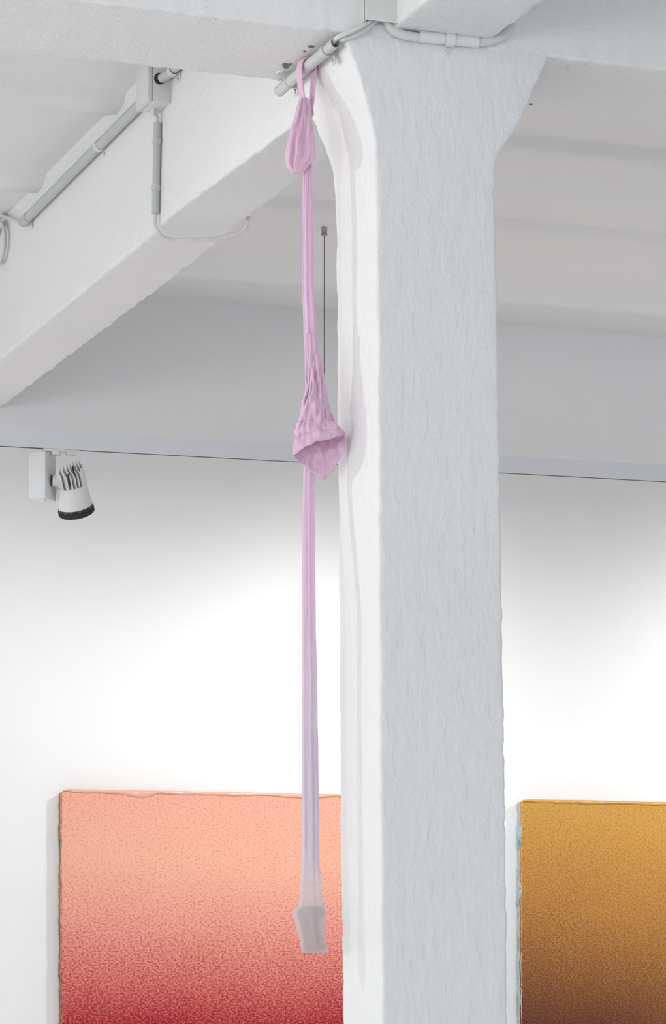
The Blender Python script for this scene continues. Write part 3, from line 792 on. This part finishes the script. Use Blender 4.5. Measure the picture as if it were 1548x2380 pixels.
# ------------------------------------------------------------------ hanging tights
def cloth_mat(name, stops, trans=0.25, sheer=0.0, bscale=420, crease=0.0):
    """fabric coloured by height; stops = (height above eye, colour)"""
    m, nt, b = mat_base(name)
    tc = nd(nt, 'ShaderNodeTexCoord'); sx = nd(nt, 'ShaderNodeSeparateXYZ'); nt.links.new(tc.outputs['Object'], sx.inputs[0])
    mr = nd(nt, 'ShaderNodeMapRange'); mr.inputs['From Min'].default_value = 1.4; mr.inputs['From Max'].default_value = 4.2
    nt.links.new(sx.outputs['Z'], mr.inputs['Value'])
    r = nd(nt, 'ShaderNodeValToRGB'); e = r.color_ramp.elements
    while len(e) < len(stops): e.new(0.5)
    for el, (p, c) in zip(e, stops): el.position = p; el.color = c
    nt.links.new(mr.outputs[0], r.inputs['Fac'])
    # fine vertical knit threads
    mp = nd(nt, 'ShaderNodeMapping'); mp.inputs['Scale'].default_value = (1, 1, 0.06); nt.links.new(tc.outputs['Object'], mp.inputs['Vector'])
    n1 = nd(nt, 'ShaderNodeTexNoise'); n1.inputs['Scale'].default_value = bscale; n1.inputs['Detail'].default_value = 2
    nt.links.new(mp.outputs['Vector'], n1.inputs['Vector'])
    mx = nd(nt, 'ShaderNodeMix', data_type='RGBA', blend_type='MULTIPLY'); mx.inputs['Factor'].default_value = 1
    cr = nd(nt, 'ShaderNodeValToRGB'); cr.color_ramp.elements[0].position = 0.3; cr.color_ramp.elements[0].color = (0.90, 0.88, 0.90, 1); cr.color_ramp.elements[1].position = 0.65
    nt.links.new(n1.outputs['Fac'], cr.inputs['Fac']); nt.links.new(r.outputs['Color'], mx.inputs['A']); nt.links.new(cr.outputs['Color'], mx.inputs['B'])
    b.inputs['Roughness'].default_value = 0.8; b.inputs['Specular IOR Level'].default_value = 0.1
    b.inputs['Sheen Weight'].default_value = 0.15; b.inputs['Sheen Roughness'].default_value = 0.5
    nt.links.new(mx.outputs['Result'], b.inputs['Base Color'])
    bp = nd(nt, 'ShaderNodeBump'); bp.inputs['Strength'].default_value = 0.25; bp.inputs['Distance'].default_value = 0.001
    nt.links.new(n1.outputs['Fac'], bp.inputs['Height']); nt.links.new(bp.outputs['Normal'], b.inputs['Normal'])
    if crease:
        mc = nd(nt, 'ShaderNodeMapping'); mc.inputs['Scale'].default_value = (1, 1, 0.45); nt.links.new(tc.outputs['Object'], mc.inputs['Vector'])
        nc = nd(nt, 'ShaderNodeTexNoise'); nc.inputs['Scale'].default_value = 75; nc.inputs['Detail'].default_value = 3; nc.inputs['Distortion'].default_value = 0.8
        nt.links.new(mc.outputs['Vector'], nc.inputs['Vector'])
        bc_ = nd(nt, 'ShaderNodeBump'); bc_.inputs['Strength'].default_value = crease; bc_.inputs['Distance'].default_value = 0.006
        nt.links.new(nc.outputs['Fac'], bc_.inputs['Height']); nt.links.new(bc_.outputs['Normal'], bp.inputs['Normal'])
    tl = nd(nt, 'ShaderNodeBsdfTranslucent'); nt.links.new(mx.outputs['Result'], tl.inputs['Color'])
    ms = nd(nt, 'ShaderNodeMixShader'); ms.inputs[0].default_value = trans
    nt.links.new(b.outputs[0], ms.inputs[1]); nt.links.new(tl.outputs[0], ms.inputs[2]); out = ms.outputs[0]
    if sheer:
        tp = nd(nt, 'ShaderNodeBsdfTransparent'); m2 = nd(nt, 'ShaderNodeMixShader'); m2.inputs[0].default_value = sheer
        sr = nd(nt, 'ShaderNodeMapRange'); sr.inputs['From Min'].default_value = 1.76; sr.inputs['From Max'].default_value = 1.68; sr.inputs['To Max'].default_value = sheer
        nt.links.new(sx.outputs['Z'], sr.inputs['Value']); nt.links.new(sr.outputs[0], m2.inputs[0])
        nt.links.new(out, m2.inputs[1]); nt.links.new(tp.outputs[0], m2.inputs[2]); out = m2.outputs[0]
    nt.links.new(out, nt.nodes['Material Output'].inputs['Surface'])
    return m
KT = 1.26
dye = [(0.0, rgb(212, 198, 197, KT)), (0.10, rgb(216, 210, 214, KT)), (0.20, rgb(216, 206, 218, KT)), (0.34, rgb(224, 206, 220, KT)), (0.48, rgb(228, 203, 221, KT)), (0.6, rgb(228, 202, 221, KT)), (1.0, rgb(222, 194, 215, KT))]
KC = 1.32
crump = [(0.0, rgb(226, 196, 215, KC)), (0.72, rgb(224, 195, 214, KC)), (0.8, rgb(224, 196, 212, KC)), (0.97, rgb(222, 194, 211, KC)), (1.0, rgb(219, 187, 209, KC))]
M['tights'] = cloth_mat('lilac_nylon', dye, 0.30)
M['tights_dense'] = cloth_mat('mauve_jersey', crump, 0.28, bscale=300, crease=0.5)
M['tights_sheer'] = cloth_mat('sheer_lilac_nylon', dye, 0.30, 0.36)
M['stone'] = simple('grey_brown_stone', (0.48, 0.37, 0.35, 1), 0.9, bump=0.4, bscale=60)

TS = 8.467                                     # distance of the hanging cloth along the view axis
tg = empty('hanging_tights', (PXX, 7.975, EYE + 0.0)); tag(tg, 'pair of lilac tights knotted over the grey pipe and hanging beside the column', 'tights')
def prow(v, ul, ur, thick, doff, n, pleat):
    """one ring of cloth: outline from ul to ur at row v, thickness in depth"""
    s = TS + doff; uc, hw = (ul + ur) / 2, (ur - ul) / 2
    c = PD(uc, v, s); w_ = hw / FPX * s; ring = []
    for k in range(n):
        a_ = 2 * math.pi * k / n
        m_ = pleat(a_, v)
        ca, sa = math.cos(a_), math.sin(a_)
        ring.append(c + R * (w_ * ca * (1 + 0.25 * m_ * abs(sa))) - F * (thick * sa * (1 + m_)))
    return ring
def leg(name, tab, thick, doff, mat, step=9, n=72, caps=(True, True), amp=0.30, seed=0.0):
    v = tab[0][0]; rings = []
    def pleat(a_, vv):
        d = 0.55 * noise.noise(Vector((seed, vv * 0.004, 1)))
        p = math.sin(7 * a_ + 2 * d + seed) * 0.5 + math.sin(13 * a_ - 3 * d + seed * 2) * 0.3 + 0.35 * noise.noise(Vector((a_ * 4, vv * 0.006, seed)))
        return (amp(vv) if callable(amp) else amp) * p
    while v <= tab[-1][0]:
        ul, ur = interp(tab, v)
        th_ = thick(v) if callable(thick) else thick
        do = doff(v) if callable(doff) else doff
        rings.append(prow(v, ul + 0.8 * noise.noise(Vector((v * 0.02, seed, 0))), ur + 0.8 * noise.noise(Vector((v * 0.02, seed, 9))), th_, do, n, pleat))
        v += step
    return loft(name, rings, mat, tg, caps=caps)

# loop of two strands over the pipe
def strand_path():
    pts = []
    y0 = 7.975
    kn = PD(706, 243, TS); kl = Vector((PXX - 0.006, y0, kn.z)); kr = Vector((PXX + 0.014, y0 + 0.004, kn.z - 0.012))
    ro = 0.0168 + 0.0055
    pts += [kl, Vector((PXX - 0.016, y0, kn.z + 0.030)), Vector((PXX - 0.0225, y0, pz - 0.028)), Vector((PXX - ro - 0.001, y0, pz - 0.008))]
    for a_ in (150, 120, 90, 60, 30): pts.append(Vector((PXX + ro * math.cos(math.radians(a_)), y0, pz + ro * math.sin(math.radians(a_)))))
    pts += [Vector((PXX + ro, y0, pz - 0.008)), Vector((PXX + 0.0215, y0 + 0.002, pz - 0.035)), Vector((PXX + 0.0185, y0 + 0.003, kn.z + 0.02)), kr]
    return catmull(pts, 6)
path = strand_path(); rings = []; n = 28
for i, p in enumerate(path):
    t = (path[min(i + 1, len(path) - 1)] - path[max(i - 1, 0)]).normalized()
    yv = Vector((0, 1, 0)); nv = t.cross(yv).normalized()
    f = i / (len(path) - 1); wy = 0.018 + 0.012 * math.sin(math.pi * f) ** 2
    ring = []
    for k in range(n):
        a_ = 2 * math.pi * k / n
        pl_ = 1 + 0.28 * math.sin(5 * a_ + 3 * f) + 0.18 * math.sin(9 * a_ - 4 * f)
        ring.append(p + yv * (wy * math.cos(a_)) + nv * (0.0050 * math.sin(a_) * pl_))
    rings.append(ring)
loft('loop_strand', rings, M['tights_dense'], tg, caps=(True, True))

# upper gathered bundle (knotted end)
btab = [(230, 697, 719), (236, 693, 722), (250, 689, 724), (275, 683, 724), (300, 675, 728), (325, 669, 731), (345, 665, 733), (360, 663, 735), (368, 663, 733), (376, 663, 726), (384, 665, 718), (390, 668, 713), (396, 672, 709), (401, 677, 705), (404, 684, 700)]
def bun_pleat(a_, v):
    g = 1 - sm((v - 300) / 90)
    p = math.sin(9 * a_ + 1.5 * noise.noise(Vector((1, v * 0.01, 2)))) * 0.22 * g + 0.9 * noise.noise(Vector((math.cos(a_) * 3.4 + 3, math.sin(a_) * 3.4, v * 0.013)))
    p += 0.35 * noise.noise(Vector((math.cos(a_) * 9, math.sin(a_) * 9, v * 0.03)))
    return 0.6 * p
rings = []; v = 230
while v <= 404:
    ul, ur = interp(btab, v); t_ = (v - 230) / 174
    th_ = (0.012 + 0.024 * math.sin(min(1, t_ * 1.2) * math.pi * 0.62)) * (math.sqrt(max(0.02, 1 - ((v - 345) / 60) ** 2)) if v > 345 else 1)
    rings.append(prow(v, ul, ur, th_, -0.018, 96, bun_pleat)); v += 2.4
loft('gathered_bundle', rings, M['tights_dense'], tg, caps=(True, True))
# small gathered edge beside the knot
rings = []
for i in range(24):
    t = i / 23; c = PD(726.5 - 3 * t, 254 + 22 * t, TS + 0.004); rr = 0.0042 * (0.35 + math.sin(math.pi * min(1, t * 1.05)))
    rr *= 1 + 0.25 * math.sin(i * 2.1)
    rings.append([c + (R * math.cos(2 * math.pi * k / 12) - F * math.sin(2 * math.pi * k / 12)) * rr for k in range(12)])
loft('frilled_edge', rings, M['tights_dense'], tg, caps=(True, True))

# stretched upper leg
utab = [(352, 707, 724), (400, 704, 726), (440, 703, 726), (500, 702, 727.5), (600, 702, 728.5), (650, 702.5, 729), (700, 703.5, 731), (750, 705, 734), (790, 706, 737), (830, 708, 741), (870, 709, 744), (905, 711, 746)]
leg('upper_leg', utab, lambda v: 0.0135, lambda v: 0.012 - 0.004 * sm((v - 700) / 150), M['tights'], amp=0.34, seed=1.3)

# crumpled panty part with open waist
N = 120
ptab = [(776, 711, 734), (800, 708, 738.5), (825, 708.5, 743), (850, 709, 750), (870, 709, 753), (900, 710, 757), (920, 707.5, 761), (935, 702, 763.5), (945, 701, 766), (960, 699, 770), (975, 695, 777), (985, 693.5, 781)]
def pp_pleat(a_, v):
    g = sm((v - 790) / 80)
    p = 0.9 * noise.noise(Vector((math.cos(a_) * 2.6 + 7, math.sin(a_) * 2.6, v * 0.016))) + 0.6 * noise.noise(Vector((math.cos(a_) * 6 + v * 0.03, math.sin(a_) * 6, v * 0.03)))
    return (0.16 * math.sin(8 * a_) * (1 - g) + 0.75 * p * (0.3 + 0.7 * g))
rings = []; v = 776
while v < 985:
    ul, ur = interp(ptab, v); g = sm((v - 776) / 209)
    rings.append(prow(v, ul, ur, 0.012 + 0.030 * g, -0.010, N, pp_pleat)); v += 3
ringA = prow(985, *interp(ptab, 985), 0.042, -0.010, N, pp_pleat)
mouth = [(0, 799, 1010, 0.15), (16, 792, 1012, 0.55), (26, 785, 1014, 0.8), (45, 770, 1018, 0.95), (62, 754, 1022, 1.0), (80, 741, 1024, 1.0), (95, 733, 1027, 1.0), (120, 716, 1035, 0.85), (145, 701, 1044, 0.55), (165, 691, 1052, 0.25), (180, 683, 1057, 0.0),
         (197, 690, 1067, -0.35), (212, 697, 1073, -0.6), (230, 709, 1082, -0.8), (250, 729, 1100, -0.95), (266, 749, 1112, -1.0), (274, 757, 1110, -1.0), (300, 774, 1090, -0.9), (322, 787, 1066, -0.65), (340, 801, 1042, -0.3), (350, 804, 1029, -0.1), (360, 799, 1010, 0.15)]
def mouth_pt(a_, lift=0.0):
    d = math.degrees(a_) % 360
    u, v_, dd = interp(mouth, d)
    wob = 3.0 * noise.noise(Vector((d * 0.05, 3, 1))) + 1.8 * noise.noise(Vector((d * 0.17, 5, 1)))
    return PD(u + wob * 0.5, v_ + wob, TS - 0.010 - 0.046 * dd)
NB = 26
def body_pt(k, t, out=0.0):
    a_ = 2 * math.pi * k / N
    A, Bm = ringA[k], mouth_pt(a_)
    p = A.lerp(Bm, t)
    bul = math.sin(math.pi * t)
    cs_, sn = math.cos(a_), math.sin(a_)
    d = R * cs_ - F * sn
    p = p + d * (bul * 0.006) + d * (out)
    wn = noise.noise(p * 26) * 0.015 + noise.noise(p * 60 + Vector((3, 1, 7))) * 0.008
    return p + d * wn * (0.25 + 0.75 * (1 - t) + 0.3 * bul)
for j in range(NB + 1): rings.append([body_pt(k, j / NB) for k in range(N)])
po = loft('panty_panel', rings, M['tights_dense'], tg, caps=(True, False))
sd = po.modifiers.new('cloth', 'SOLIDIFY'); sd.thickness = 0.0016; sd.offset = 0
wrings = [[body_pt(k, 0.48 + 0.54 * j / 7, 0.0022 * math.sin(math.pi * (0.12 + 0.76 * j / 7))) for k in range(N)] for j in range(8)]
wb = loft('waistband', wrings, M['tights_dense'], tg)
sd = wb.modifiers.new('cloth', 'SOLIDIFY'); sd.thickness = 0.0022; sd.offset = 0

# long stretched lower leg and weighted foot
ltab = [(1000, 712, 728), (1060, 706, 731), (1100, 705, 732), (1200, 702.5, 732), (1400, 702, 733.5), (1500, 702.5, 735), (1600, 702, 737.5), (1700, 701.5, 739), (1800, 701.5, 740.5), (1900, 702, 742), (1972, 703, 742)]
leg('lower_leg', ltab, lambda v: 0.0125, lambda v: 0.062 - 0.062 * sm((v - 1080) / 320), M['tights'], step=12, amp=0.36, seed=4.2, caps=(True, False))
ftab = [(1972, 703, 742), (2005, 702, 743), (2038, 699, 745), (2043, 698, 745.5), (2060, 698, 747), (2085, 696.5, 750), (2100, 694, 753), (2110, 689, 756), (2116, 681, 758), (2120, 679, 759), (2125, 678.8, 760), (2132, 681, 759.5), (2140, 684.5, 757.5), (2160, 690, 757.5), (2187, 697, 758.5), (2197, 699, 759.5), (2206, 699.6, 763), (2211, 700, 763.5), (2215, 701, 762), (2217, 702, 760)]
leg('foot', ftab, lambda v: (0.0125 + 0.010 * sm((v - 2040) / 70)) * (1 - 0.8 * sm((v - 2195) / 22)), 0.0, M['tights_sheer'], step=3, amp=lambda v: 0.36 - 0.20 * sm((v - 1985) / 60), seed=4.2, caps=(False, True))
rings = []
stab = [(2106, 704, 742), (2114, 694, 752), (2122, 690, 755), (2128, 692, 753), (2138, 700, 744), (2160, 702, 742), (2188, 706, 750), (2200, 706, 754), (2208, 706, 756)]
v = 2106
while v <= 2208:
    ul, ur = interp(stab, v); th_ = 0.012 * (0.5 + 0.5 * math.sin(math.pi * (v - 2100) / 116))
    rings.append(prow(v, ul, ur, th_, 0.0, 40, lambda a_, vv: 0.35 * noise.noise(Vector((math.cos(a_) * 2, math.sin(a_) * 2, vv * 0.03))))); v += 3
stn = loft('stone_weight', rings, M['stone'], None, caps=(True, True))
tag(stn, 'small dark weight showing through the sheer toe of the tights', 'weight')
